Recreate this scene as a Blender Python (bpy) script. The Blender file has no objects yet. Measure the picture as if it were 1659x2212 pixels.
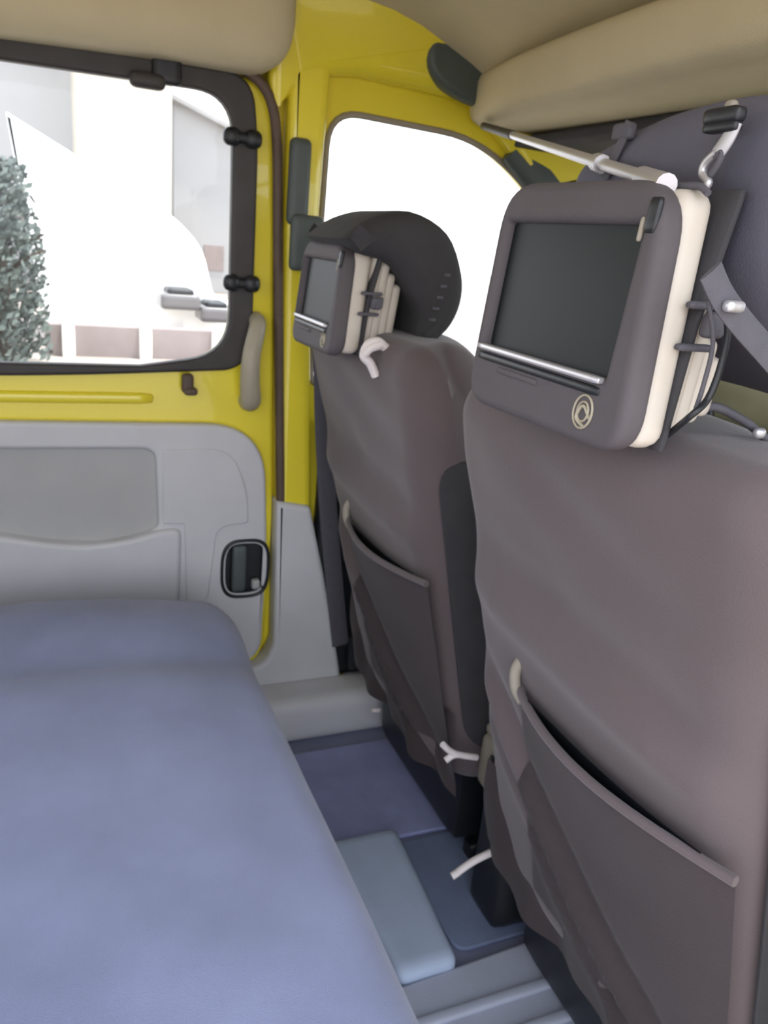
import bpy, bmesh, math, random
from mathutils import Vector, Matrix, noise
random.seed(4)
sc = bpy.context.scene
COL = sc.collection
# ------------------------------------------------------------------ camera
FPX = 1700.0; YAW = math.radians(24); PIT = math.radians(18.6); ROL = math.radians(5.5)
CAM = Vector((0, -.95, 1.08))
_h = Vector((math.sin(YAW), math.cos(YAW), 0)); _r0 = Vector((math.cos(YAW), -math.sin(YAW), 0)); _z = Vector((0, 0, 1))
_f = _h*math.cos(PIT) - _z*math.sin(PIT); _u0 = _h*math.sin(PIT) + _z*math.cos(PIT)
_r = _r0*math.cos(ROL) + _u0*math.sin(ROL); _u = _u0*math.cos(ROL) - _r0*math.sin(ROL)
cd = bpy.data.cameras.new('camera'); cam = bpy.data.objects.new('camera', cd); COL.objects.link(cam)
cd.sensor_fit = 'VERTICAL'; cd.sensor_height = 24.0; cd.lens = 24.0*FPX/2212.0; cd.clip_start = .02; cd.clip_end = 300
cam.matrix_world = Matrix(((_r.x, _u.x, -_f.x, CAM.x), (_r.y, _u.y, -_f.y, CAM.y), (_r.z, _u.z, -_f.z, CAM.z), (0, 0, 0, 1)))
sc.camera = cam
cd.dof.use_dof = True; cd.dof.focus_distance = .42; cd.dof.aperture_fstop = 12.5
# ------------------------------------------------------------------ world, sun, exposure
w = bpy.data.worlds.new('sky'); sc.world = w; w.use_nodes = True
nt = w.node_tree; bg = nt.nodes['Background']
tc = nt.nodes.new('ShaderNodeTexCoord'); sx = nt.nodes.new('ShaderNodeSeparateXYZ'); cr = nt.nodes.new('ShaderNodeValToRGB')
nt.links.new(tc.outputs['Generated'], sx.inputs[0]); nt.links.new(sx.outputs[2], cr.inputs[0]); nt.links.new(cr.outputs[0], bg.inputs[0])
cr.color_ramp.elements[0].color = (.93, .94, 1, 1); cr.color_ramp.elements[1].color = (.72, .82, 1, 1)
bg.inputs[1].default_value = 1.9
sd = bpy.data.lights.new('sun', 'SUN'); sd.energy = 3.0; sd.angle = math.radians(3); sd.color = (1, .93, .82)
so = bpy.data.objects.new('sun', sd); COL.objects.link(so)
so.rotation_euler = Vector((-.25, .14, -1)).to_track_quat('-Z', 'Y').to_euler()
sc.view_settings.view_transform = 'Standard'; sc.view_settings.look = 'None'
sc.view_settings.gamma = 1; sc.view_settings.use_curve_mapping = False
sc.view_settings.exposure = .95

# ------------------------------------------------------------------ helpers
def px(x, y, ax, v):
    """point of the place seen at photo pixel (x, y) on the plane ax = v"""
    d = _f + _r*((x-829.5)/FPX) - _u*((y-1106)/FPX)
    i = 'xyz'.index(ax); t = (v-CAM[i])/d[i]
    return CAM + d*t
def srgb(h):
    c = [int(h[i:i+2], 16)/255 for i in (0, 2, 4)]
    return tuple((v/12.92 if v <= .04045 else ((v+.055)/1.055)**2.4) for v in c) + (1,)
def mat(name, col, rough=.6, var=.08, scale=30, bump=.1, bscale=200, coat=0, metal=0, sheen=0, col2=None, weave=0):
    m = bpy.data.materials.new(name); m.use_nodes = True; n = m.node_tree.nodes; l = m.node_tree.links
    b = n['Principled BSDF']; b.inputs['Roughness'].default_value = rough; b.inputs['Metallic'].default_value = metal
    b.inputs['Coat Weight'].default_value = coat; b.inputs['Sheen Weight'].default_value = sheen
    t = n.new('ShaderNodeTexCoord'); no = n.new('ShaderNodeTexNoise'); no.inputs['Scale'].default_value = scale; no.inputs['Detail'].default_value = 5
    l.new(t.outputs['Object'], no.inputs['Vector'])
    r = n.new('ShaderNodeValToRGB'); r.color_ramp.elements[0].position = .3; r.color_ramp.elements[1].position = .7
    c = srgb(col); d = srgb(col2) if col2 else tuple(min(1, v*(1+var)) for v in c[:3])+(1,)
    r.color_ramp.elements[0].color = tuple(v*(1-var) for v in c[:3])+(1,) if not col2 else c
    r.color_ramp.elements[1].color = d
    l.new(no.outputs['Fac'], r.inputs[0]); l.new(r.outputs[0], b.inputs['Base Color'])
    if bump:
        n2 = n.new('ShaderNodeTexNoise'); n2.inputs['Scale'].default_value = bscale; n2.inputs['Detail'].default_value = 3
        l.new(t.outputs['Object'], n2.inputs['Vector'])
        bp = n.new('ShaderNodeBump'); bp.inputs['Strength'].default_value = bump; bp.inputs['Distance'].default_value = .002
        l.new(n2.outputs['Fac'], bp.inputs['Height']); l.new(bp.outputs[0], b.inputs['Normal'])
    return m
M = {}
M['yellow'] = mat('yellow_paint', 'F0DE3C', .25, .02, 5, 0, coat=.5)
M['grey'] = mat('grey_plastic', 'CCCCCE', .55, .03, 12, .15, 400)
M['greyd'] = mat('grey_plastic_pocket', 'B2B2B0', .6, .03, 12, .15, 400)
M['black'] = mat('black_plastic', '1E2024', .4, .1, 20, .1)
M['rubber'] = mat('rubber', '3A3634', .55, .15, 20, .05)
M['rubberbrown'] = mat('brown_rubber', '5A4A3E', .6, .15, 20, .05)
M['anchor'] = mat('dark_green_grey_plastic', '4E5654', .5, .05, 20, .05)
M['beige'] = mat('beige_headliner', 'C9BD9B', .85, .04, 8, .3, 300)
M['cream'] = mat('cream_plastic', 'C8BFB2', .5, .05, 20, .1)
M['handle'] = mat('pull_handle_plastic', 'A8A08C', .45, .05, 30, .05)
M['cover'] = mat('brown_grey_seat_cover', '5E5354', .9, .10, 3.2, .35, 500, sheen=.2)
M['covercase'] = mat('headrest_cover_fabric', '554F52', .75, .06, 18, .25, 600)
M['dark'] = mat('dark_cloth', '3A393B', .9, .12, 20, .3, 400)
M['bench'] = mat('blue_grey_upholstery', '868DAC', .92, .13, 6, .4, 600, sheen=.3)
M['floor'] = mat('blue_grey_floor', '7C8198', .85, .14, 6, .4, 150)
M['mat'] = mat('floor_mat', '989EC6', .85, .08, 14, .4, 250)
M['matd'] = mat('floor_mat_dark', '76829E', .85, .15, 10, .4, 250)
M['ridge'] = mat('pale_blue_plastic', 'B8C7DE', .7, .06, 10, .2, 250)
M['panel'] = mat('pale_floor_panel', 'B4B9C9', .75, .07, 9, .2, 250)
M['screen'] = mat('screen_glass', '121717', .45, .05, 10, 0)
M['screen'].node_tree.nodes['Principled BSDF'].inputs['Specular IOR Level'].default_value = .25
M['dash'] = mat('olive_beige_dash', 'A39F80', .7, .06, 10, .15)
M['bag'] = mat('dark_lilac_grey_bag', '5C5B68', .8, .08, 12, .3, 500)
M['web'] = mat('grey_webbing', '55535A', .7, .1, 60, .3, 700)
M['silver'] = mat('silver', 'C8C6CA', .35, .03, 20, 0, metal=.6)
M['white'] = mat('white_cord', 'E6DEDC', .8, .04, 50, .2, 500)
M['tan'] = mat('tan_plastic', '9A9284', .7, .06, 15, .1)
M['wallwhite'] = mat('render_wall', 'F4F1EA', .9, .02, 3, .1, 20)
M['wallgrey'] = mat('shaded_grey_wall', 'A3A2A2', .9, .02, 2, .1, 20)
M['wallcream'] = mat('cream_wall', 'BDB5A6', .9, .02, 2, .1, 20)
M['canvas'] = mat('white_canvas', 'FFFDFA', .8, .01, 2, .1, 20)
M['ground'] = mat('pale_ground', 'A0968E', .95, .08, .8, .2, 10)
M['leaf'] = mat('dark_leaves', '59625D', .8, .3, 3, .3, 20)
M['bark'] = mat('bark', '5A5148', .9, .2, 8, .3, 20)
M['kerb'] = mat('pink_kerb', '8F8380', .9, .06, 4, .2, 20)
M['carpaint'] = mat('grey_car_paint', '6E6A6A', .3, .05, 4, 0, coat=.5)
g = bpy.data.materials.new('window_glass'); g.use_nodes = True; n = g.node_tree.nodes; l = g.node_tree.links; n.clear()
o_ = n.new('ShaderNodeOutputMaterial'); tr = n.new('ShaderNodeBsdfTransparent'); gl = n.new('ShaderNodeBsdfGlossy'); mx = n.new('ShaderNodeMixShader'); lw = n.new('ShaderNodeFresnel')
gl.inputs['Roughness'].default_value = .03; tr.inputs[0].default_value = (.97, .985, .98, 1); lw.inputs[0].default_value = 1.25
l.new(lw.outputs[0], mx.inputs[0]); l.new(tr.outputs[0], mx.inputs[1]); l.new(gl.outputs[0], mx.inputs[2]); l.new(mx.outputs[0], o_.inputs[0]); M['glass'] = g

def link(name, me, m, parent=None, smooth=35):
    for p in me.polygons: p.use_smooth = True
    me.set_sharp_from_angle(angle=math.radians(smooth))
    me.materials.clear(); me.materials.append(M[m] if isinstance(m, str) else m)
    o = bpy.data.objects.new(name, me); COL.objects.link(o)
    if parent:
        o.parent = parent; p = parent; off = Vector()
        while p: off += p.location; p = p.parent
        o.location = -off
    return o
def obj(name, bm, m, parent=None, smooth=35):
    bmesh.ops.recalc_face_normals(bm, faces=bm.faces)
    me = bpy.data.meshes.new(name); bm.to_mesh(me); bm.free()
    return link(name, me, m, parent, smooth)
def thing(name, label, cat, loc, group=None):
    o = bpy.data.objects.new(name, None); COL.objects.link(o); o.location = loc; o.empty_display_size = .05
    o['label'] = label; o['category'] = cat
    if group: o['group'] = group
    return o
def tag(o, label, cat, group=None):
    o['label'] = label; o['category'] = cat
    if group: o['group'] = group
    return o
def struct(o):
    o['kind'] = 'structure'; return o
def fillet(pts, r, n=6):
    """round the corners of a closed 2D polygon; r number or list"""
    out = []; N = len(pts)
    for i, p in enumerate(pts):
        rr = r[i] if isinstance(r, (list, tuple)) else r
        a = Vector(pts[i-1]); b = Vector(p); c = Vector(pts[(i+1) % N])
        if rr <= 0: out.append(tuple(b)); continue
        u = (a-b); v = (c-b); d = min(rr, u.length*.48, v.length*.48); u.normalize(); v.normalize()
        s = b+u*d; e = b+v*d
        for k in range(n+1):
            t = k/n; q = s*(1-t)**2 + b*2*t*(1-t) + e*t*t; out.append(tuple(q))
    return out
def rect(x0, z0, x1, z1, r=0, n=6):
    return fillet([(x0, z0), (x1, z0), (x1, z1), (x0, z1)], r, n)
def oval(cx, cz, a, b, n=28, e=2.0):
    return [(cx+a*math.copysign(abs(math.cos(t))**(2/e), math.cos(t)), cz+b*math.copysign(abs(math.sin(t))**(2/e), math.sin(t))) for t in [2*math.pi*i/n for i in range(n)]]
DG = None
def plate(name, outer, d0, d1, m, plane='y', holes=(), bev=.003, parent=None, bres=2):
    """beveled slab; 'y': outline in (x,z) between y=d0 and d1; 'x': outline (y,z); 'z': outline (x,y)"""
    cu = bpy.data.curves.new('c', 'CURVE'); cu.dimensions = '2D'; cu.fill_mode = 'BOTH'
    for lp in [outer]+list(holes):
        s = cu.splines.new('POLY'); s.points.add(len(lp)-1); s.use_cyclic_u = True
        for i, p in enumerate(lp):
            s.points[i].co = ((p[0] if plane != 'x' else -p[0]), p[1], 0, 1)
    th = abs(d1-d0); bev = min(bev, th*.45)
    cu.extrude = th/2-bev; cu.bevel_depth = bev; cu.bevel_resolution = bres; cu.offset = -bev
    co = bpy.data.objects.new('c', cu); COL.objects.link(co)
    dg = bpy.context.evaluated_depsgraph_get(); dg.update()
    me = bpy.data.meshes.new_from_object(co.evaluated_get(dg)); me.name = name
    bpy.data.objects.remove(co); bpy.data.curves.remove(cu)
    c = (d0+d1)/2
    mm = {'y': Matrix(((1, 0, 0, 0), (0, 0, -1, c), (0, 1, 0, 0), (0, 0, 0, 1))),
          'x': Matrix(((0, 0, -1, c), (-1, 0, 0, 0), (0, 1, 0, 0), (0, 0, 0, 1))),
          'z': Matrix(((1, 0, 0, 0), (0, 1, 0, 0), (0, 0, 1, c), (0, 0, 0, 1)))}[plane]
    me.transform(mm)
    return link(name, me, m, parent)
def deform(o, fn):
    for v in o.data.vertices: v.co = Vector(fn(*v.co))
    return o
def rbox_bm(c, h, r, n=16, fn=None, bm=None):
    bm = bm or bmesh.new(); own = bmesh.new()
    c = Vector(c); h = Vector(h); ns = n if isinstance(n, (tuple, list)) else (n, n, n)
    def surf(p):
        q = Vector((max(-(h[i]-r), min(h[i]-r, p[i])) for i in range(3))); d = p-q
        return q + d.normalized()*r + c
    for ax in range(3):
        a, b = [i for i in range(3) if i != ax]
        for s in (-1, 1):
            g_ = []
            for i in range(ns[a]+1):
                row = []
                for j in range(ns[b]+1):
                    p = Vector((0, 0, 0)); p[ax] = s*h[ax]; p[a] = h[a]*(2*i/ns[a]-1); p[b] = h[b]*(2*j/ns[b]-1)
                    row.append(own.verts.new(surf(p)))
                g_.append(row)
            for i in range(ns[a]):
                for j in range(ns[b]): own.faces.new((g_[i][j], g_[i+1][j], g_[i+1][j+1], g_[i][j+1]))
    bmesh.ops.remove_doubles(own, verts=own.verts, dist=1e-5)
    if fn:
        for v in own.verts: v.co = Vector(fn(*v.co))
    me = bpy.data.meshes.new('t'); own.to_mesh(me); own.free(); bm.from_mesh(me); bpy.data.meshes.remove(me)
    return bm
def rbox(name, c, h, r, m, parent=None, n=16, fn=None):
    return obj(name, rbox_bm(c, h, r, n, fn), m, parent, 60)
def catmull(P, k=6):
    P = [Vector(p) for p in P]; out = []
    for i in range(len(P)-1):
        a = P[max(i-1, 0)]; b = P[i]; c = P[i+1]; d = P[min(i+2, len(P)-1)]
        for j in range(k):
            t = j/k; out.append(.5*((2*b)+(c-a)*t+(2*a-5*b+4*c-d)*t*t+(3*b-a-3*c+d)*t**3))
    out.append(P[-1]); return out
def tube_bm(pts, r, seg=10, sm=6, flat=None, bm=None, closed=False):
    """swept tube; r number or function of t; flat = (normal vector, thickness factor) makes a strap"""
    bm = bm or bmesh.new(); P = catmull(pts, sm) if sm else [Vector(p) for p in pts]; rings = []
    N = len(P); up = None
    for i, p in enumerate(P):
        t = (P[min(i+1, N-1)]-P[max(i-1, 0)])
        if closed: t = P[(i+1) % N]-P[i-1]
        t.normalize()
        if flat: a = Vector(flat[0]); a = (a - t*a.dot(t)).normalized()
        else:
            a = up if up else (Vector((0, 0, 1)) if abs(t.z) < .9 else Vector((1, 0, 0)))
            a = (a - t*a.dot(t)).normalized(); up = a
        b = t.cross(a); rr = r(i/(N-1)) if callable(r) else r
        k = flat[1] if flat else 1
        rings.append([bm.verts.new(p + a*(math.cos(2*math.pi*j/seg)*rr*k) + b*(math.sin(2*math.pi*j/seg)*rr)) for j in range(seg)])
    M_ = N if closed else N-1
    for i in range(M_):
        A = rings[i]; B = rings[(i+1) % N]
        for j in range(seg): bm.faces.new((A[j], A[(j+1) % seg], B[(j+1) % seg], B[j]))
    if not closed: bm.faces.new(rings[0]); bm.faces.new(rings[-1])
    return bm
def tube(name, pts, r, m, parent=None, seg=10, sm=6, flat=None, closed=False):
    return obj(name, tube_bm(pts, r, seg, sm, flat, None, closed), m, parent, 60)
def xz(pts, y=.75): return [(px(a, b, 'y', y).x, px(a, b, 'y', y).z) for a, b in pts]

FZ = -.08     # floor level
# ================================================================== SETTING
# floor, ceiling
struct(rbox('floor', (.45, 0, FZ-.03), (1.35, .80, .03), .01, 'floor', n=(30, 20, 2)))
def ceil_z(x, y):
    z = 1.545
    if x > .55: z -= min(.85*(x-.55)**2, .10+.10*(x-.89))
    if x < -.4: z -= .1*(-.4-x)**2
    z -= .05*(abs(y)/.78)**4
    return z
bm = bmesh.new(); G = []
for i in range(41):
    x = -.95 + 2.45*i/40; G.append([[bm.verts.new((x, -.8+1.6*j/24, ceil_z(x, -.8+1.6*j/24)+dz)) for j in range(25)] for dz in (0, .03)])
for i in range(40):
    for j in range(24):
        bm.faces.new((G[i][0][j], G[i+1][0][j], G[i+1][0][j+1], G[i][0][j+1])); bm.faces.new((G[i][1][j], G[i][1][j+1], G[i+1][1][j+1], G[i+1][1][j]))
for i in range(40):
    for j in (0, 24): bm.faces.new((G[i][0][j], G[i][1][j], G[i+1][1][j], G[i+1][0][j]))
for j in range(24):
    for i in (0, 40): bm.faces.new((G[i][0][j], G[i][0][j+1], G[i][1][j+1], G[i][1][j]))
struct(obj('ceiling', bm, 'beige'))

# left body side: yellow with the opening of the front door window and of the sliding door window
fw = fillet([(.548, .765), (1.33, .80), (1.30, .95), (1.06, 1.235), (.90, 1.325), (.555, 1.335)], [.03, .04, .05, .12, .12, .07])
wl = plate('wall_left', [(-.95, FZ), (1.5, FZ), (1.5, 1.0), (1.28, 1.30), (.95, 1.50), (.4, 1.56), (-.95, 1.56)], .765, .80, 'yellow', holes=[fw, rect(-.80, .74, .40, 1.36, .09)], bev=.008)
struct(wl)
struct(plate('window_1', [(p[0], p[1]) for p in fillet([(.53, .745), (1.35, .78), (1.32, .96), (1.07, 1.255), (.90, 1.345), (.535, 1.352)], [.03, .04, .05, .12, .12, .07])], .782, .786, 'glass', bev=.001))
# rubber round the front door window
def loop3(pts, y): return [(p[0], y, p[1]) for p in pts]
struct(tube('trim_1', loop3(fw, .766), .007, 'tan', seg=8, sm=0, closed=True))
# front door inner skin: dark card below the yellow top
struct(plate('trim_2', fillet([(.575, .02), (1.45, .02), (1.45, .66), (.575, .70)], .02), .72, .765, 'black', bev=.015))
# yellow B pillar
bp_out = [(.475, .44), (.56, .44), (.525, .97), (.533, 1.12), (.54, 1.40), (.52, 1.55), (.455, 1.55), (.458, 1.20)]
struct(plate('trim_3', fillet(bp_out, .01), .715, .77, 'yellow', bev=.018, bres=4))
# yellow header above the front window, rolling in towards the roof
hd = [(.42, 1.30), (.50, 1.385), (.60, 1.40), (.86, 1.39), (.98, 1.30), (1.06, 1.22), (1.2, 1.26), (1.1, 1.45), (.9, 1.535), (.40, 1.56)]
o = plate('trim_4', fillet(hd, .02), .715, .775, 'yellow', bev=.02, bres=4)
deform(o, lambda x, y, z: (x, y - max(0, z-1.38)**1.3*.6, z)); struct(o)
# front A pillar dark trim
struct(tube('trim_5', [(.99, .74, 1.32), (1.12, .73, 1.20), (1.30, .72, .98), (1.38, .71, .80)], lambda t: .045, 'anchor', seg=12, flat=((0, 1, 0), .5)))
# lower grey trim of the pillar, flaring into the sill
pt = xz([(600, 1085), (672, 1096), (700, 1235), (728, 1400), (738, 1470), (722, 1560), (700, 1600)], .70)
struct(plate('trim_6', fillet([pt[0], pt[1], pt[2], pt[3], pt[4], (.70, -.07), (.30, -.07), (.30, .06), (.46, .09), (.478, .14)], [.01, .01, .01, .01, .02, .02, .02, .02, .04, .01]), .70, .765, 'grey', bev=.012, bres=3))
o = rbox('trim_7', (.35, .66, FZ+.055), (.45, .06, .06), .03, 'grey', n=(30, 8, 8)); struct(o)
o = rbox('trim_8', (1.1, .70, FZ+.04), (.42, .06, .06), .02, 'grey', n=(20, 8, 8)); struct(o)
# padded beige roof side above the sliding door
o = rbox('trim_9', (-.27, .695, 1.455), (.715, .085, .10), .06, 'beige', n=(50, 12, 12),
         fn=lambda x, y, z: (x - (0 if x < .2 else max(0, 1.44-z)*.15), y, z + .008*math.sin(x*5))); struct(o)
# right side of the body: pillar forward and rear quarter, sliding door stands open
struct(plate('wall_right', [(.62, FZ), (1.5, FZ), (1.5, 1.0), (1.28, 1.30), (.95, 1.50), (.62, 1.56)], -.80, -.765, 'yellow', holes=[fillet([(.70, .78), (1.33, .80), (1.30, .95), (1.06, 1.235), (.90, 1.325), (.70, 1.335)], .06)], bev=.008))
struct(plate('window_2', fillet([(.69, .77), (1.34, .79), (1.31, .96), (1.07, 1.25), (.90, 1.34), (.69, 1.345)], .06), -.786, -.782, 'glass', bev=.001))
struct(plate('wall_right_rear', [(-.95, FZ), (-.50, FZ), (-.50, 1.56), (-.95, 1.56)], -.80, -.765, 'yellow', bev=.008))
struct(plate('wall_back', rect(-.8, FZ, .8, 1.54, .03), -.99, -.955, 'yellow', 'x', holes=[rect(-.6, .75, .6, 1.36, .08)], bev=.005))
struct(plate('window_3', rect(-.62, .73, .62, 1.38, .08), -.975, -.971, 'glass', 'x', bev=.001))
# front bulkhead under the windscreen and the screen itself
struct(plate('wall_front', rect(-.8, FZ, .8, .80, .03), 1.56, 1.60, 'yellow', 'x', bev=.005))
o = plate('window_4', rect(-.74, .80, .74, 1.36, .06), 1.50, 1.505, 'glass', 'x', bev=.001); deform(o, lambda x, y, z: (x+.07-(z-.8)*.30, y, z)); struct(o)

# overhead parcel shelf across the cab
sh = thing('overhead_shelf', 'beige moulded overhead shelf crossing the cab roof above the windscreen', 'shelf', (.9, 0, 1.32))
def shf(x, y, z):
    k = max(0, 1-(abs(y)/.78)**2)
    return (x - .10*k*(1 if x < 1.1 else 0)*(1.1-x)/.23 if x < 1.1 else x, y, z + .012*(1-k) + (.0 if z < 1.37 else 0))
rbox('shelf_body', (1.13, 0, 1.385), (.26, .755, .052), .03, 'beige', sh, n=(20, 60, 8), fn=shf)
rbox('underside_shade', (1.19, 0, 1.322), (.22, .72, .012), .008, 'dark', sh, n=(8, 20, 4))  # dark sheet, the shadow under the shelf put into its colour
ev = oval(.818, 1.435, .088, .052, 30, 2.4)
o = plate('end_cap', [(x, z-(x-.818)*.25) for x, z in ev], .675, .715, 'anchor', bev=.012, parent=sh, bres=4)
deform(o, lambda x, y, z: (x, y+.01, z)); o['label'] = 'dark grey oval end cap'

# ================================================================== SLIDING DOOR (left)
dr = bpy.data.objects.new('door_1', None); COL.objects.link(dr); dr.location = (.0, .75, .1); dr['kind'] = 'structure'
win = fillet([(-.78, .79), px(0, 783, 'y', .75).xz[:], px(300, 790, 'y', .75).xz[:], (.357, .83), px(500, 400, 'y', .75).xz[:], (.352, 1.332), px(0, 128, 'y', .75).xz[:], (-.78, 1.33)],
             [.08, 0, 0, .10, 0, .09, 0, .08], 8)
win = [(p[0], p[1]) for p in win]
dout = fillet([(-.86, .05), (.40, .04), (.462, .10), (.470, .45), (.440, 1.20), (.432, 1.365), (-.86, 1.365)], [.05, .05, .07, .05, .2, .10, .08], 8)
plate('door_skin', dout, .738, .775, 'yellow', holes=[win], bev=.010, parent=dr, bres=3)
def shrink(lp, d):
    c = Vector((sum(p[0] for p in lp)/len(lp), sum(p[1] for p in lp)/len(lp))); out = []
    N = len(lp)
    for i in range(N):
        a = Vector(lp[i-1]); b = Vector(lp[(i+1) % N]); t = (b-a)
        if t.length < 1e-9: out.append(lp[i]); continue
        t.normalize(); nn = Vector((-t.y, t.x)); q = Vector(lp[i])
        if nn.dot(c-q) < 0: nn = -nn
        out.append(tuple(q+nn*d))
    return out
wo = fillet([(-.82, .765), (.0, .778), (.36, .80), (.402, .83), (.400, 1.25), (.385, 1.368), (-.82, 1.36)], [.08, .2, .02, .10, .05, .10, .08], 8)
wf = plate('window_frame', wo, .722, .752, 'rubber', holes=[shrink(win, .004)], bev=.007, parent=dr, bres=3)
pane = plate('pane', shrink(win, -.012), .755, .759, 'glass', parent=dr, bev=.001)
# three sliding window catches and the hook under the frame
def knob(x, z, horizontal=True):
    bm = bmesh.new()
    for s in (-1, 1):
        c = (x+s*.021, .715, z) if horizontal else (x, .715, z+s*.012)
        rbox_bm(c, (.017, .014, .017), .0135, 8, bm=bm)
    rbox_bm((x, .716, z), (.024, .010, .010), .008, 8, bm=bm)
    return obj('window_catch', bm, 'black', dr, 60)
for a, b in ((524, 298), (522, 612)):
    p = px(a, b, 'y', .715); knob(p.x, p.z)
p = px(318, 180, 'y', .715); rbox('window_catch', (p.x, .712, p.z+.004), (.032, .014, .014), .012, 'rubber', dr, n=10)
p = px(348, 148, 'y', .715); rbox('window_catch', (p.x+.01, .716, p.z), (.026, .012, .026), .008, 'black', dr, n=8)
bm = bmesh.new(); p = px(405, 828, 'y', .72); rbox_bm((p.x, .72, p.z), (.012, .010, .020), .007, 8, bm=bm); rbox_bm((p.x+.006, .715, p.z-.016), (.014, .010, .008), .007, 8, bm=bm)
obj('window_hook', bm, 'rubberbrown', dr, 60)
# raised yellow ledge below the window
o = rbox('ledge', (-.22, .742, .735), (.42, .014, .012), .010, 'yellow', dr, n=(30, 6, 6))
# grey trim card with its pocket
tp = fillet([(-.84, .69), px(0, 908, 'y', .73).xz[:], px(470, 918, 'y', .73).xz[:], (.405, .675), px(583, 1010, 'y', .73).xz[:], px(588, 1120, 'y', .73).xz[:], (.452, .16), (.43, .085), (-.84, .07)],
            [.04, 0, 0, .11, .04, .05, .02, .06, .05], 8)
tp = fillet([(-.84, .69), (-.1, .69), (.435, .683), (.452, .40), (.450, .09), (-.84, .07)], [.04, 0, .13, .05, .07, .05], 10)
pk = fillet([(-.72, .64), px(335, 968, 'y', .72).xz[:], px(342, 1140, 'y', .72).xz[:], px(270, 1163, 'y', .72).xz[:], px(190, 1172, 'y', .72).xz[:], px(90, 1166, 'y', .72).xz[:], px(0, 1150, 'y', .72).xz[:], (-.72, .47)],
            [.05, .03, .02, .02, .05, .05, .05, .05], 6)
hp = [(p[0], p[1]) for p in oval(px(528, 1225, 'y', .72).x, px(528, 1225, 'y', .72).z, .056, .072, 36, 3.2)]
plate('trim_card', tp, .712, .742, 'grey', holes=[pk, hp], bev=.009, parent=dr, bres=4)
plate('pocket_back', [(-.80, .40), (.27, .40), (.27, .67), (-.80, .67)], .729, .736, 'greyd', parent=dr, bev=.001)
# raised panel beside the pocket, and the bulging pocket front
rp = fillet([px(350, 972, 'y', .71).xz[:], px(500, 968, 'y', .71).xz[:], px(535, 1060, 'y', .71).xz[:], px(537, 1130, 'y', .71).xz[:], px(470, 1138, 'y', .71).xz[:], px(448, 1300, 'y', .71).xz[:], px(402, 1300, 'y', .71).xz[:], px(398, 1132, 'y', .71).xz[:], px(352, 1132, 'y', .71).xz[:]],
            [.005, .07, .05, .01, .03, .02, .005, .005, .005], 8)
plate('raised_panel', rp, .7075, .716, 'grey', bev=.004, parent=dr, bres=3)
pf = fillet([(-.72, .47), px(0, 1158, 'y', .70).xz[:], px(90, 1174, 'y', .70).xz[:], px(190, 1180, 'y', .70).xz[:], px(270, 1170, 'y', .70).xz[:], px(345, 1148, 'y', .70).xz[:], px(392, 1142, 'y', .70).xz[:], px(388, 1300, 'y', .70).xz[:], (.23, .15), (-.72, .15)],
            [.03, .05, .05, .05, .05, .02, .03, .0, .04, .04], 6)
o = plate('pocket_front', pf, .698, .73, 'grey', bev=.010, parent=dr, bres=4)
# inner handle
ih = plate('handle_recess', hp, .733, .745, 'black', bev=.002, parent=dr)
plate('handle_surround', [(p[0], p[1]) for p in oval(hp[0][0]-.056, px(528, 1225, 'y', .72).z, .058, .074, 36, 3.2)], .706, .716, 'black', holes=[[(p[0], p[1]) for p in oval(hp[0][0]-.056, px(528, 1225, 'y', .72).z, .051, .067, 36, 3.2)]], bev=.003, parent=dr)
c = px(528, 1225, 'y', .72)
o = rbox('lever', (c.x-.014, .716, c.z), (.017, .010, .058), .008, 'anchor', dr, n=10); o['label'] = 'dark grey release lever'
rbox('lock_button', (c.x+.028, .722, c.z-.045), (.010, .010, .012), .006, 'greyd', dr, n=8)
# pull handle
bm = bmesh.new()
A = px(556, 690, 'y', .72); B = px(538, 868, 'y', .72)
tube_bm([(A.x, .735, A.z), (A.x-.004, .70, A.z-.012), ((A.x+B.x)/2-.012, .685, (A.z+B.z)/2+.02), ((A.x+B.x)/2-.014, .685, (A.z+B.z)/2-.03), (B.x-.002, .70, B.z+.012), (B.x+.004, .735, B.z)], lambda t: .016+.008*t, 14, 6, bm=bm)
ph = obj('pull_handle', bm, 'handle', dr, 60)
rbox('screw_cap', (B.x+.002, .682, B.z+.02), (.006, .004, .006), .003, 'rubberbrown', ph, n=6)
# rubber door seal
sl = [(-.88, 1.366), (-.3, 1.368)] + xz([(0, 62), (200, 92), (350, 118), (460, 130), (530, 152), (572, 190), (592, 245), (599, 330), (600, 450), (601, 600), (603, 800), (606, 1080), (607, 1180)], .722)
struct(tube('trim_10', loop3(sl, .722), .0105, 'rubberbrown', seg=10, sm=4))

# ================================================================== SEAT BELT on the pillar
sb = thing('seat_belt', 'dark seat belt with its height adjuster on the yellow door pillar', 'seat belt', (.50, .71, .1))
rbox('height_adjuster', (.480, .705, 1.185), (.022, .014, .082), .013, 'anchor', sb, n=(10, 8, 20))
rbox('slide_loop', (.498, .690, 1.07), (.034, .012, .055), .011, 'anchor', sb, n=(10, 8, 14))
tube('webbing', [(.512, .690, 1.06), (.520, .688, .98), (.548, .69, .85), (.566, .70, .70), (.590, .702, .50), (.62, .70, .30), (.65, .70, .12)], .022, 'web', sb, seg=12, flat=((0, 1, 0), .09))
rbox('reel_cover', (.70, .70, .10), (.03, .02, .05), .012, 'black', sb, n=8)

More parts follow.
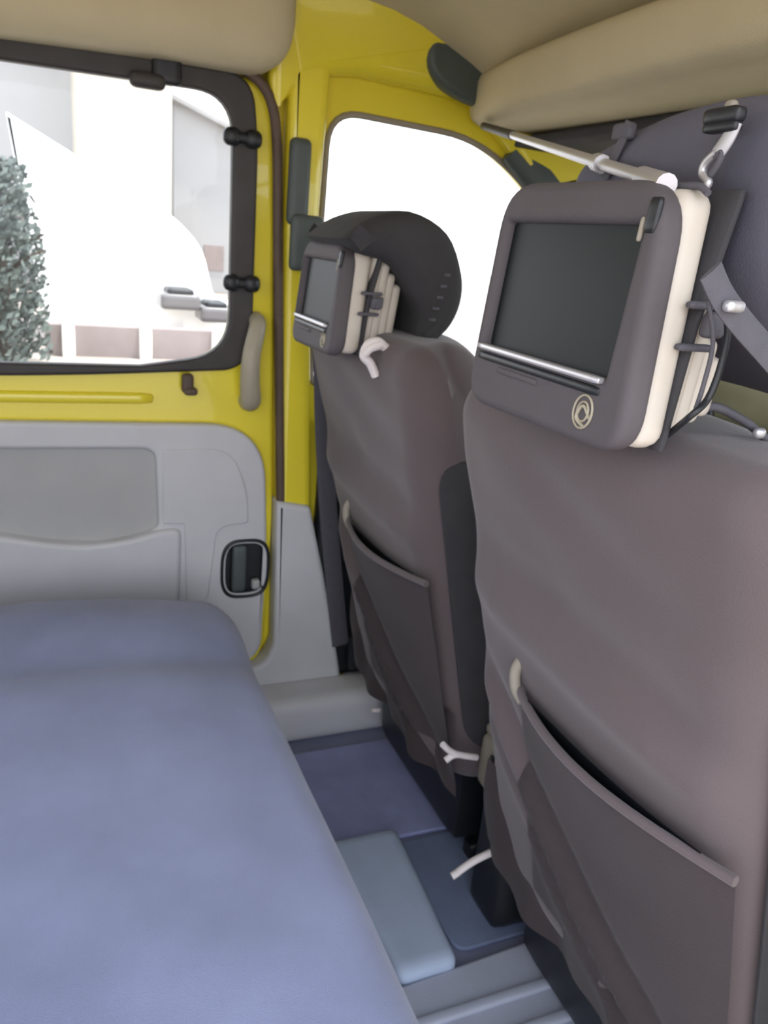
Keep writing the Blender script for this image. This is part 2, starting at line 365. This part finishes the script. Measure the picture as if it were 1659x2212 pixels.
# ================================================================== FLOOR PIECES
def fl(pts, r=.02): return fillet([(px(a, b, 'z', FZ).x, px(a, b, 'z', FZ).y) for a, b in pts], r)
o = plate('floor_mat', fillet([(.40, .235), (.80, .225), (.80, .55), (.40, .55)], .03), FZ, FZ+.010, 'mat', 'z', bev=.003)
tag(o, 'blue grey floor mat beside the sliding door, behind the far front seat', 'floor mat')
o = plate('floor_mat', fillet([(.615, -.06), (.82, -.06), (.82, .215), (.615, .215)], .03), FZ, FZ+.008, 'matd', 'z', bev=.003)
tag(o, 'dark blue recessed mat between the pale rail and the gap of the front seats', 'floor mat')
o = rbox('floor_rail', (.545, .07, FZ+.014), (.066, .165, .022), .018, 'ridge', None, n=(12, 24, 6), fn=lambda x, y, z: (x + ((x-.545)/.066)*(.012*math.sin((y+.1)*4) - .012*(1-(y+.1)/.33)), y, z))
tag(o, 'pale blue rounded plastic rail on the floor along the bench front', 'rail')
o = plate('floor_panel', fillet([(.42, -.55), (.90, -.55), (.90, -.075), (.42, -.10)], .02), FZ, FZ+.016, 'panel', 'z', bev=.006)
tag(o, 'pale grey floor panel nearest the camera, below the screen seat', 'floor panel')
for k in range(3):
    rbox('rib', (.66, -.17-.06*k, FZ+.018), (.2, .010, .006), .005, 'panel', o, n=(16, 4, 4))

# centre console
cc = thing('centre_console', 'small tan plastic console box between the two front seats', 'console', (.78, 0, FZ))
rbox('console_shade_base', (.82, .0, .06), (.13, .05, .13), .02, 'black', cc, n=(10, 8, 14))  # black stands in for the shade below the tan box
rbox('console_body', (.80, .0, .245), (.13, .055, .055), .02, 'tan', cc, n=(10, 8, 14))
rbox('lid', (.80, .0, .305), (.125, .05, .012), .010, 'tan', cc, n=(10, 8, 4))
plate('slot', [(-.004, .21), (.004, .21), (.004, .28), (-.004, .28)], .664, .672, 'dark', 'x', parent=cc, bev=.001)

# ================================================================== REAR BENCH
rb = thing('rear_bench', 'wide blue grey upholstered rear bench seat with a rounded front corner', 'bench seat', (0, 0, FZ))
def bench_fn(x, y, z):
    # plan rounding of the far front corner, crown and wrinkles
    yy = y; xx = x
    d = math.hypot(max(0, x-.16)/.17, max(0, y-.40)/.17)
    top = max(0, min(1, (z-.18)/.15))
    if x > .16 and y > .40 and d > 1:
        k = 1/d; xx = .16+(x-.16)*k; yy = .40+(y-.40)*k
    z2 = z - top*(.03*max(0, (xx+.02)/.33)**2) + top*.016*math.exp(-((yy-.45)/.08)**2)
    z2 -= top*.012*math.exp(-((yy-.30)/.05)**2)
    z2 += top*(.006*noise.noise(Vector((xx*7, yy*5, 1))) + .003*math.sin(yy*30+xx*14)*max(0, noise.noise(Vector((xx*3, yy*3, 4)))))
    return (xx, yy, z2)
rbox('seat_cushion', (.02, -.06, .275), (.315, .63, .105), .055, 'bench', rb, n=(50, 90, 18), fn=bench_fn)
rbox('seat_base', (.0, -.06, .06), (.24, .55, .11), .02, 'black', rb, n=(8, 12, 6))
rbox('backrest', (-.40, -.06, .62), (.075, .63, .34), .06, 'bench', rb, n=(12, 50, 30), fn=lambda x, y, z: (x-(z-.3)*.18, y, z))
tube('piping', [(-.2, .545, .372), (.10, .545, .368), (.20, .53, .352)], .0035, 'bench', rb)

# ================================================================== FRONT SEATS
YC = -.31
CV = .014
def xr(z): return .458 + (.90-z)*.245       # rear face of the backrest
def rg(y, z):
    # folds of the loose cover, towards the rear; y from the seat centre
    d = (z-(.650+.05*y))/.030
    f = .017*math.exp(-d*d) - .008*math.exp(-((z-(.715+.10*y))/.03)**2)
    zl = .43+.75*(y-.12)
    wv = max(0, min(1, (.26-y)/.05))
    f += wv*(.016*math.exp(-((z-zl)/.022)**2) - .010*math.exp(-((z-zl-.045)/.025)**2) + .008*math.exp(-((z-zl+.075)/.02)**2))
    s = z - .33*y
    e = max(0, min(1, (z-.60)/.1))
    f += e*.010*math.sin(s*42+noise.noise(Vector((y*4, z*4, 2)))*4)*max(0, .3+1.3*noise.noise(Vector((y*2.6, z*3, 7.3))))
    f += .007*noise.noise(Vector((y*5, z*6, 0)))
    return f*max(.15, min(1, (.27-abs(y))/.12))
def back_fn(x, y, z):
    # x runs -.07 (rear) .. +.07 ; y around 0 ; z height
    k = (y/.26)
    rear = 1 if x < 0 else 0
    X = xr(z) + .075 + x + rear*(CV*k*k) - rear*.008*math.cos(math.pi*(z-.2)/.8)*(1-k*k)
    y2 = y*(1 + .05*math.exp(-((z-.84)/.05)**2))
    if rear:
        X -= rg(y, z)*max(0, 1-max(0, (abs(k)-.85)/.2))*(1 if z < .86 else max(0, (.93-z)/.07))
    else:
        X += .02*math.cos(k*1.5) + .075*max(0, min(1, (z-.25)/.2))*(1 - .7*max(0, (z-.75)/.2)*k*k)
        y2 = y*(1 - .26*max(0, min(1, (z-.68)/.25))**1.5)
    return (X, y2+YC, z)
def make_seat(label, group, hd):
    t = thing('front_seat', label, 'car seat', (.6, YC, FZ), group)
    rbox('seat_back', (0, 0, .545), (.07, .262, .40), .062, 'cover', t, n=(14, 70, 100), fn=back_fn)
    # skirt of the loose cover at the bottom
    bm = bmesh.new(); R = []
    for i in range(15):
        z = .32 - .17*i/14; row = []
        for j in range(41):
            y = -.262+.524*j/40; k = y/.26
            row.append(bm.verts.new((xr(z)+.010+CV*k*k - rg(y, z)*.9 - .022*(i/14) - .006*(i/14)*math.sin(j*.75)-.006*math.sin(j*.31+i*.3), y*(1+.03*i/14)+YC, z + .006*math.sin(j*.4)*(i/14))))
        R.append(row)
    for i in range(14):
        for j in range(40): bm.faces.new((R[i][j], R[i][j+1], R[i+1][j+1], R[i+1][j]))
    bmesh.ops.solidify(bm, geom=bm.faces[:], thickness=.003)
    obj('cover_skirt', bm, 'cover', t, 60)
    # map pocket with a sagging mouth
    bm = bmesh.new(); R = []
    def pkt(i, j):
        y = -.262+.355*j/40; s = max(0, math.sin(math.pi*min(1, .08+.92*j/40)))
        u = 1-j/40
        ztop = .562 + .018*u - .010*s; z = ztop + (.225-ztop)*i/20
        k = y/.26
        off = .006 + (.032*s*(.45+.6*j/40))*max(0, 1-i/8)**1.3 + .006*math.sin(math.pi*i/20)*s + (rg(y, z) if z < .50 else rg(y, .50)*max(0, 1-(z-.50)/.05))
        if j == 40: off -= .004
        return (xr(z)+CV*k*k - off, y+YC, z)
    for i in range(21): R.append([bm.verts.new(pkt(i, j)) for j in range(41)])
    for i in range(20):
        for j in range(40): bm.faces.new((R[i][j], R[i][j+1], R[i+1][j+1], R[i+1][j]))
    bmesh.ops.solidify(bm, geom=bm.faces[:], thickness=.003)
    bp = obj('back_pocket', bm, 'cover', t, 60)
    bm = bmesh.new(); R = []  # black sheet added as the shade in the pocket mouth
    for i in range(9):
        row = []
        for j in range(33):
            a_ = pkt(0, j+4); y = a_[1]-YC; z = a_[2]+.008-.045*i/8*math.sin(math.pi*(j+2)/36); k = y/.26
            row.append(bm.verts.new((xr(z)+CV*k*k-.008-rg(y, z)*.8-.004, a_[1], z)))
        R.append(row)
    for i in range(8):
        for j in range(32): bm.faces.new((R[i][j], R[i][j+1], R[i+1][j+1], R[i+1][j]))
    bmesh.ops.solidify(bm, geom=bm.faces[:], thickness=.002)
    o = obj('pocket_mouth_shade', bm, 'black', bp, 60); o['label'] = 'black sheet for the shade inside the pocket mouth'
    tube('hem', [pkt(0, 2*j) for j in range(21)], .0055, 'cover', bp, seg=8, sm=2)
    q = Vector(pkt(0, 40))
    o = tube('elastic_end', [q+Vector((.010, .012, .040)), q+Vector((-.004, .010, .022)), q+Vector((-.006, .002, 0)), q+Vector((-.003, -.014, -.012))], .0075, 'tan', bp, seg=8); o['label'] = 'pale elastic end'
    # dark side panels of the backrest, colour holds the shade between the seats
    for sd_ in (-1, 1):
        plate('side_shade_panel', fillet([(xr(.78)+.045, .78), (xr(.25)+.040, .25), (xr(.2)+.24, .20), (xr(.8)+.20, .78)], .06), YC+sd_*.261, YC+sd_*.2655, 'dark', bev=.001, parent=t)
    # cushion and its frame
    rbox('seat_cushion', (.93, YC, .27), (.27, .245, .085), .06, 'dark', t, n=(14, 14, 8))
    rbox('seat_frame', (.90, YC, .09), (.20, .20, .12), .02, 'black', t, n=8)
    for s in (-1, 1): rbox('slide_rail', (1.0, YC+s*.19, FZ+.02), (.26, .018, .02), .008, 'black', t, n=6)
    # headrest with the built-in screen
    x0, yl, yr, z0, z1, pl = hd
    HC = (yl+yr)/2; W = (yl-yr)/2; H = (z1-z0)/2; ZC = (z0+z1)/2; K = H/.102
    case = plate('headrest', fillet([(yr-.010, z0), (yl-.002, z0-.004), (yl, z1+.003), (yr+.010, z1)], [.035*K, .035*K, .045*K, .045*K], 8), x0, x0+.026, 'covercase', 'x', bev=.009, parent=t, bres=4,
                 holes=[fillet([(HC-W*.76, ZC-H*.46), (HC+W*.86, ZC-H*.46), (HC+W*.86, ZC+H*.68), (HC-W*.76, ZC+H*.68)], .004)])
    s = plate('screen', [(HC-W*.8, ZC-H*.5), (HC+W*.9, ZC-H*.5), (HC+W*.9, ZC+H*.72), (HC-W*.8, ZC+H*.72)], x0+.010, x0+.015, 'screen', 'x', parent=case, bev=.001); s['label'] = 'black switched-off screen'
    o = rbox('bezel_lip', (x0-.001, HC+.006, ZC-H*.475), (.004, W*.82, .003), .002, 'silver', case, n=(6, 20, 4)); o['label'] = 'shiny lower bezel lip'
    rbox('disc_slot', (x0+.001, HC+.006, ZC-H*.475-.009), (.0035, W*.82, .004), .003, 'black', case, n=(4, 20, 4))
    rbox('eject_tab', (x0+.001, HC+.03, ZC-H*.475-.018), (.003, .035, .003), .002, 'covercase', case, n=(4, 10, 4))
    em = bmesh.new(); ey = yr+.042*K; ez = z0+.026*K
    for rr in (.0135*K, .008*K):
        tube_bm([(x0-.0005, ey+rr*math.cos(a)*.9, ez+rr*math.sin(a)) for a in [2*math.pi*q/20 for q in range(20)]], .0011, 6, 0, bm=em, closed=True)
    tube_bm([(x0, ey-.010*K, ez-.004), (x0-.001, ey, ez+.005), (x0-.001, ey+.006*K, ez-.006), (x0, ey-.006*K, ez-.012)], .0015, 6, 4, bm=em)
    o = obj('emblem', em, 'handle', case, 60); o['label'] = 'pale ring emblem'
    rbox('socket', (x0+.001, yr+.018*K, z1-.026*K), (.003, .006, .013), .0028, 'black', case, n=6)
    rbox('socket_trim', (x0, yr+.027*K, z1-.036*K), (.002, .002, .009), .0018, 'tan', case, n=6)
    rbox('shell', (x0+.036, HC, ZC), (.018, W-.004, H-.004), .015, 'cream', case, n=(10, 24, 24), fn=lambda x, y, z: (x, y + (.008*(z-ZC)/H if y < HC else 0), z))
    bm = bmesh.new()
    for k in range(4):
        rbox_bm((x0+.064+.014*k, HC, ZC-H*(.95-pl)-(.002+.005*pl)*k), (.010, W-.010-.003*k, H*pl*.92-.010*k), .009, (6, 16, 16), bm=bm)
    obj('pleated_pad', bm, 'cream', case, 60)
    rbox('band', (x0+.055, HC, ZC), (.004, W-.001, H-.001), .0038, 'dark', case, n=(6, 24, 24), fn=lambda x, y, z: (x+.010*max(0, (z-ZC)/H), y, z))
    for dz in (.016, -.016): rbox('buckle_bar', (x0+.056, yr-.001, ZC+dz), (.018, .004, .003), .0028, 'web', case, n=(8, 4, 4))
    rbox('buckle_block', (x0+.066, yr-.004, ZC+.002), (.010, .006, .010), .005, 'web', case, n=8)
    tilt = lambda x, y, z: (x - .018*(z1-z)/(2*H), y, z)
    for q_ in [case]+list(case.children): deform(q_, tilt)
    return t
seat = make_seat('brown grey covered front seat nearest the camera, large screen in its headrest', 'front seats', (.420, -.222, -.466, .940, 1.146, .6))
def dup(o, parent=None):
    c = o.copy(); COL.objects.link(c); c.parent = parent
    for ch in list(o.children): dup(ch, c)
    return c
YC = .335
seat2 = make_seat('x', 'front seats', (.430, .475, .255, .905, 1.076, 1.0))
seat2['label'] = 'brown grey covered front seat beside the yellow pillar, farther from the camera'

# ---- dark padded cushion hooded over the far headrest
prof = [(.405, 1.085), (.45, 1.118), (.517, 1.135), (.585, 1.108), (.618, 1.05), (.622, 1.0), (.602, .955), (.560, .925), (.548, .94), (.548, .98), (.525, 1.02), (.49, 1.055), (.44, 1.066)]
o = plate('headrest_cushion', [tuple(v)[:2] for v in catmull([(a+.012, b, 0) for a, b in prof+prof[:1]], 4)[:-1]], .225, .455, 'dark', bev=.03, bres=5)
tag(o, 'rounded black padded cushion hooked over the far headrest against the bright window', 'cushion')
st = bmesh.new()
for k in range(5):
    a = px(930+8*k, 690-24*k, 'y', .232); rbox_bm((a.x, .226, a.z), (.006, .003, .003), .0025, 4, bm=st)
obj('stitching', st, 'web', o, 60)

# ---- backpack hung in front of the near headrest
bk = thing('backpack', 'dark lilac grey backpack with buckled straps hanging in front of the screen headrest', 'backpack', (.62, -.34, 1.0))
def bagf(x, y, z):
    t = (z-1.05)/.18
    lo = max(0, 1-t)
    return (x + .02*lo + .02*max(0, t-.3)*(1 if x < .6 else -.5) - .022 + .14*max(0, y+.45) + .005*noise.noise(Vector((x*12, y*12, z*12))),
            y + .015*math.sin(math.pi*t)*(-1 if y < -.34 else 1), z - lo*.5*(x-.50) - (.035*((y+.36)/.15)**2*max(0, t-.4)) - .05*max(0, t-.4)*(x-.5)/.2)
rbox('bag_body', (.605, -.335, 1.142), (.105, .178, .088), .05, 'bag', bk, n=(24, 36, 30), fn=bagf)
def pxt(pts, x): return [px(a, b, 'x', x) for a, b in pts]
tube('strap', pxt([(1360, 262), (1345, 300), (1322, 350), (1305, 385)], .512), .006, 'web', bk, flat=((1, 0, 0), .25))
tube('strap', pxt([(1590, 262), (1572, 300), (1548, 335)], .475), .007, 'silver', bk, flat=((1, 0, 0), .25))
tube('strap', pxt([(1548, 330), (1525, 352), (1518, 375), (1530, 395), (1515, 412)], .475), .0035, 'silver', bk, seg=8)
tube('strap', pxt([(1545, 340), (1560, 330), (1552, 352), (1535, 378)], .475), .0028, 'web', bk, seg=8)
bm = bmesh.new(); p = px(1565, 250, 'x', .475); rbox_bm(p, (.006, .018, .006), .004, 6, bm=bm); p = px(1560, 275, 'x', .475); rbox_bm(p, (.005, .017, .004), .003, 6, bm=bm)
obj('buckle', bm, 'black', bk, 60)
p = px(1348, 285, 'x', .515); bm = bmesh.new(); rbox_bm(p, (.005, .014, .008), .004, 6, bm=bm); obj('buckle', bm, 'web', bk, 60)
p = px(1580, 228, 'x', .49); o = rbox('rivet', p, (.004, .005, .004), .0035, 'tan', bk, n=6); o['label'] = 'small brassy rivet'
tube('lower_strap', [px(a, b, 'y', -.53) for a, b in ((1535, 585), (1560, 640), (1600, 695), (1665, 770), (1760, 885))], .010, 'web', bk, seg=10, flat=((0, 1, 0), .2))
p = px(1585, 662, 'y', -.535); rbox('strap_clip', p, (.008, .004, .004), .003, 'silver', bk, n=6)

# ---- silver rod from the roof side to the headrest top, with the cord that ties it
rd = thing('silver_rod', 'slim silver rod slanting from the roof side to the near headrest top', 'rod', (.46, -.40, 1.15))
P0 = px(1045, 272, 'y', .66); P1 = px(1405, 388, 'x', .452)
tube('rod', [P0, (P0+P1)/2, P1], .0058, 'silver', rd, seg=14, sm=3)
tube('sleeve', [P0, P0+(P1-P0)*.35], .0075, 'rubber', rd, seg=12, sm=3)
tube('end_fitting', [P1+(P0-P1)*.02, P1+(P1-P0)*.02, P1+(P1-P0)*.035], .0085, 'silver', rd, seg=12, sm=2)
tube('clamp', [P1+(P0-P1)*.135, P1+(P0-P1)*.155], .0088, 'silver', rd, seg=12, sm=1)
o = tube('tie_cord', pxt([(1400, 402), (1440, 396), (1470, 402), (1510, 402), (1530, 418)], .452), .0028, 'web', None, seg=8)
tag(o, 'thin grey cord tied along the top of the near headrest', 'cord')

# ---- cables
o = tube('power_cable', [px(1540, 640, 'y', -.49), px(1572, 700, 'y', -.49), px(1560, 780, 'y', -.49), px(1530, 860, 'y', -.49), px(1490, 900, 'y', -.49), px(1435, 945, 'x', .47), px(1410, 965, 'x', .455)], .0028, 'black', seg=8)
tag(o, 'thin black cable looping down behind the near headrest to the seat top', 'cable')
o = tube('power_cable', [px(1530, 650, 'y', -.485), px(1540, 740, 'y', -.485), px(1520, 830, 'y', -.485), px(1502, 885, 'y', -.485)], .0018, 'web', seg=8)
tag(o, 'thinner grey cable hanging beside the headrest pleats', 'cable')
o = tube('wire_bundle', [px(1490, 890, 'y', -.44), px(1540, 878, 'y', -.44), px(1600, 905, 'y', -.44), px(1640, 935, 'y', -.44), px(1700, 990, 'y', -.44)], .004, 'web', seg=8)
tag(o, 'dark wire bundle with shiny plug lying along the near seat top', 'cable')
p = px(1640, 936, 'y', -.45); rbox('plug', p, (.006, .004, .005), .004, 'silver', o, n=6)

# ---- white cover ties
def tie(label, *paths, r=.0045):
    bm = bmesh.new()
    for pp in paths: tube_bm(pp, r, 8, 5, bm=bm)
    o = obj('cover_tie', bm, 'white', None, 60); tag(o, label, 'cord', 'white seat cover ties')
def py(pts, y): return [px(a, b, 'y', y) for a, b in pts]
tie('white cloth tie knotted at the top corner of the far front seat', py([(812, 812), (800, 785), (786, 768), (795, 745), (815, 738), (835, 752), (862, 760)], .20), py([(786, 768), (800, 752), (822, 745)], .195), r=.0075)
tie('forked white tie end hanging between the front seats', py([(956, 1608), (972, 1622), (990, 1630), (1030, 1636)], .04), py([(962, 1643), (978, 1632), (992, 1630)], .04), r=.0058)
tie('straight white tie end hanging over the floor below the screen seat', py([(1060, 1842), (1020, 1862), (978, 1892)], -.06), py([(990, 1884), (976, 1893)], -.062), r=.0062)
tie('tiny white tie end under the far seat beside the pillar foot', py([(802, 1534), (820, 1534)], .45), r=.005)

# ================================================================== DASHBOARD, WHEEL
db = thing('dashboard', 'olive beige dashboard at the front of the cab seen past the headrest', 'dashboard', (1.4, 0, FZ))
rbox('dash_top', (1.40, 0, .86), (.14, .72, .07), .05, 'dash', db, n=(10, 30, 8))
rbox('dash_body', (1.44, 0, .60), (.11, .72, .22), .04, 'black', db, n=(8, 30, 10))
rbox('instrument_hood', (1.32, .34, .93), (.07, .17, .035), .03, 'dash', db, n=(8, 16, 6))
swh = thing('steering_wheel', 'black three spoke steering wheel in front of the far seat', 'steering wheel', (1.12, .34, .70))
def sw(a, r, d=0): # tilted wheel
    c = Vector((1.12, .34, .72)); ux = Vector((0, 1, 0)); uy = Vector((.45, 0, .89)); nn = Vector((-.89, 0, .45))
    return c + ux*math.cos(a)*r + uy*math.sin(a)*r + nn*d
tube('rim', [sw(2*math.pi*i/40, .185) for i in range(40)], .015, 'black', swh, seg=12, sm=0, closed=True)
for a in (math.radians(5), math.radians(175), math.radians(270)): tube('spoke', [sw(a, .03), sw(a, .185)], .012, 'black', swh, sm=1)
tube('hub', [sw(0, 0, -.25), sw(0, 0, .02)], .045, 'black', swh, sm=1, seg=16)

# ================================================================== OUTSIDE
GZ = -.45
bm = bmesh.new(); bmesh.ops.create_grid(bm, x_segments=10, y_segments=10, size=60)
for v in bm.verts: v.co.z = GZ
gr = struct(obj('ground', bm, 'ground'))
def block(name, pts, y, depth, m, label, cat):
    q = [(px(a, b, 'y', y).x, px(a, b, 'y', y).z) for a, b in pts]
    q = [(x, max(z, GZ)) for x, z in q]
    t = thing(name, label, cat, (sum(p[0] for p in q)/len(q), y+depth/2, GZ))
    plate('wall', q, y, y+depth, m, parent=t, bev=.02)
    return t
def base(pts, y):
    q = [(px(a, b, 'y', y).x, px(a, b, 'y', y).z) for a, b in pts]
    return q
def house(name, x0, x1, z_left, z_right, y, depth, m, label, cat='building', windows=()):
    t = thing(name, label, cat, ((x0+x1)/2, y+depth/2, GZ))
    plate('wall', [(x0, GZ), (x1, GZ), (x1, z_right), (x0, z_left)], y, y+depth, m, parent=t, bev=.02)
    plate('roof', [(x0-.15, z_left), (x1+.15, z_right-.02), (x1+.15, z_right+.10), (x0-.15, z_left+.12)], y-.25, y+depth+.2, m, parent=t, bev=.02)
    for (wx, wz, ww, wh) in windows:
        f = plate('window', [(wx-ww/2, wz-wh/2), (wx+ww/2, wz-wh/2), (wx+ww/2, wz+wh/2), (wx-ww/2, wz+wh/2)], y-.03, y+.02, 'kerb', parent=t, bev=.005)
    return t
a0 = px(-150, 130, 'y', 20).x; a1 = px(160, 140, 'y', 20).x; a2 = px(372, 150, 'y', 19).x; a3 = px(700, 260, 'y', 20).x
zt = px(80, 60, 'y', 20).z
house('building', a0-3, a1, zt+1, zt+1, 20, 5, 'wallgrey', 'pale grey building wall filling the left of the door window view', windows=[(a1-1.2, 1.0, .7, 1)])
house('building', px(160, 140, 'y', 17).x, px(372, 200, 'y', 17).x, zt+1.5, zt+1.5, 17, 2, 'wallcream', 'cream building in the middle of the door window view', windows=[(px(200, 140, 'y', 17).x, .2, .6, .8)])
zc = px(376, 215, 'y', 20); zd = px(505, 290, 'y', 20)
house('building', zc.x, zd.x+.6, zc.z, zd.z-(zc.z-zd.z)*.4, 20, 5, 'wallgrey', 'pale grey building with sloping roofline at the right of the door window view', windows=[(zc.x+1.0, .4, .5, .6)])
# white canvas canopy
cp = fillet([p for p in base([(12, 240), (380, 470), (438, 535), (462, 640), (600, 700)], 10)] + [(px(600, 700, 'y', 10).x, GZ), (px(110, 720, 'y', 10).x, GZ), base([(84, 645)], 10)[0]], [.02, .2, .2, .1, .02, .02, .02, .05])
cn = thing('canvas_canopy', 'big sunlit white canvas canopy with a pointed peak outside the door window', 'canopy', (0, 11, GZ))
plate('canvas', cp, 10, 12.4, 'canvas', parent=cn, bev=.04)
# low kerb wall and parked car
kx = px(95, 700, 'y', 8.8).x
o = rbox('low_wall', (kx+2.0, 9.0, GZ+.16), (2.0, .12, .20), .03, 'kerb', n=(20, 4, 4)); tag(o, 'low pinkish wall at the foot of the white canopy', 'wall')
for k in range(5): rbox('pier', (kx+.25+k*.85, 8.86, GZ+.17), (.07, .07, .23), .02, 'wallwhite', o, n=4)
for k, (a, b, wd) in enumerate(((388, 640, .5), (465, 668, .42))):
    p = px(a, b, 'y', 9.6)
    cr_ = thing('parked_car', ['distant grey car roof left of the bottom window catch', 'distant grey car nearest the bottom window catch'][k], 'car', (p.x, 9.6, p.z-.15))
    rbox('body', (p.x, 9.7, p.z-.06), (wd/2, .25, .10), .05, 'carpaint', cr_, n=10)
    rbox('cabin', (p.x, 9.7, p.z+.05), (wd/3, .22, .05), .04, 'black', cr_, n=10)
# bare leafy tree on the left
tx = px(20, 500, 'y', 8.2)
tr_ = thing('tree', 'dark leafy tree at the left edge of the door window view', 'tree', (tx.x-.1, 8.2, GZ))
bm = bmesh.new(); tube_bm([(tx.x-.1, 8.2, GZ), (tx.x-.08, 8.2, .3), (tx.x-.15, 8.2, 1.0), (tx.x-.1, 8.2, 1.6)], lambda t: .09-.05*t, 10, 5, bm=bm)
for a in range(3):
    z0 = .3+a*.14; s = random.choice((-1, 1)); tube_bm([(tx.x-.1, 8.2, z0), (tx.x-.1+s*.25, 8.2+random.uniform(-.3, .3), z0+.2), (tx.x-.1+s*.42, 8.2+random.uniform(-.4, .4), z0+.3)], lambda t: .03-.02*t, 6, 4, bm=bm)
obj('trunk', bm, 'bark', tr_, 60)
bm = bmesh.new()
for k in range(5200):
    a = random.uniform(0, 6.283); rr = .62*math.sqrt(random.random()); z = random.uniform(-.35, 1.55); rr *= 1-.3*max(0, z-.6)
    c = Vector((tx.x-.25+rr*math.cos(a)*.95, 8.2+rr*math.sin(a), z)); n_ = Vector((random.uniform(-1, 1), random.uniform(-1, 1), random.uniform(-.4, 1))).normalized(); t_ = n_.orthogonal().normalized(); b_ = n_.cross(t_); L = random.uniform(.03, .065)
    bm.faces.new([bm.verts.new(c+t_*L), bm.verts.new(c+b_*L*.5), bm.verts.new(c-t_*L), bm.verts.new(c-b_*L*.5)])
obj('foliage', bm, 'leaf', tr_, 60)
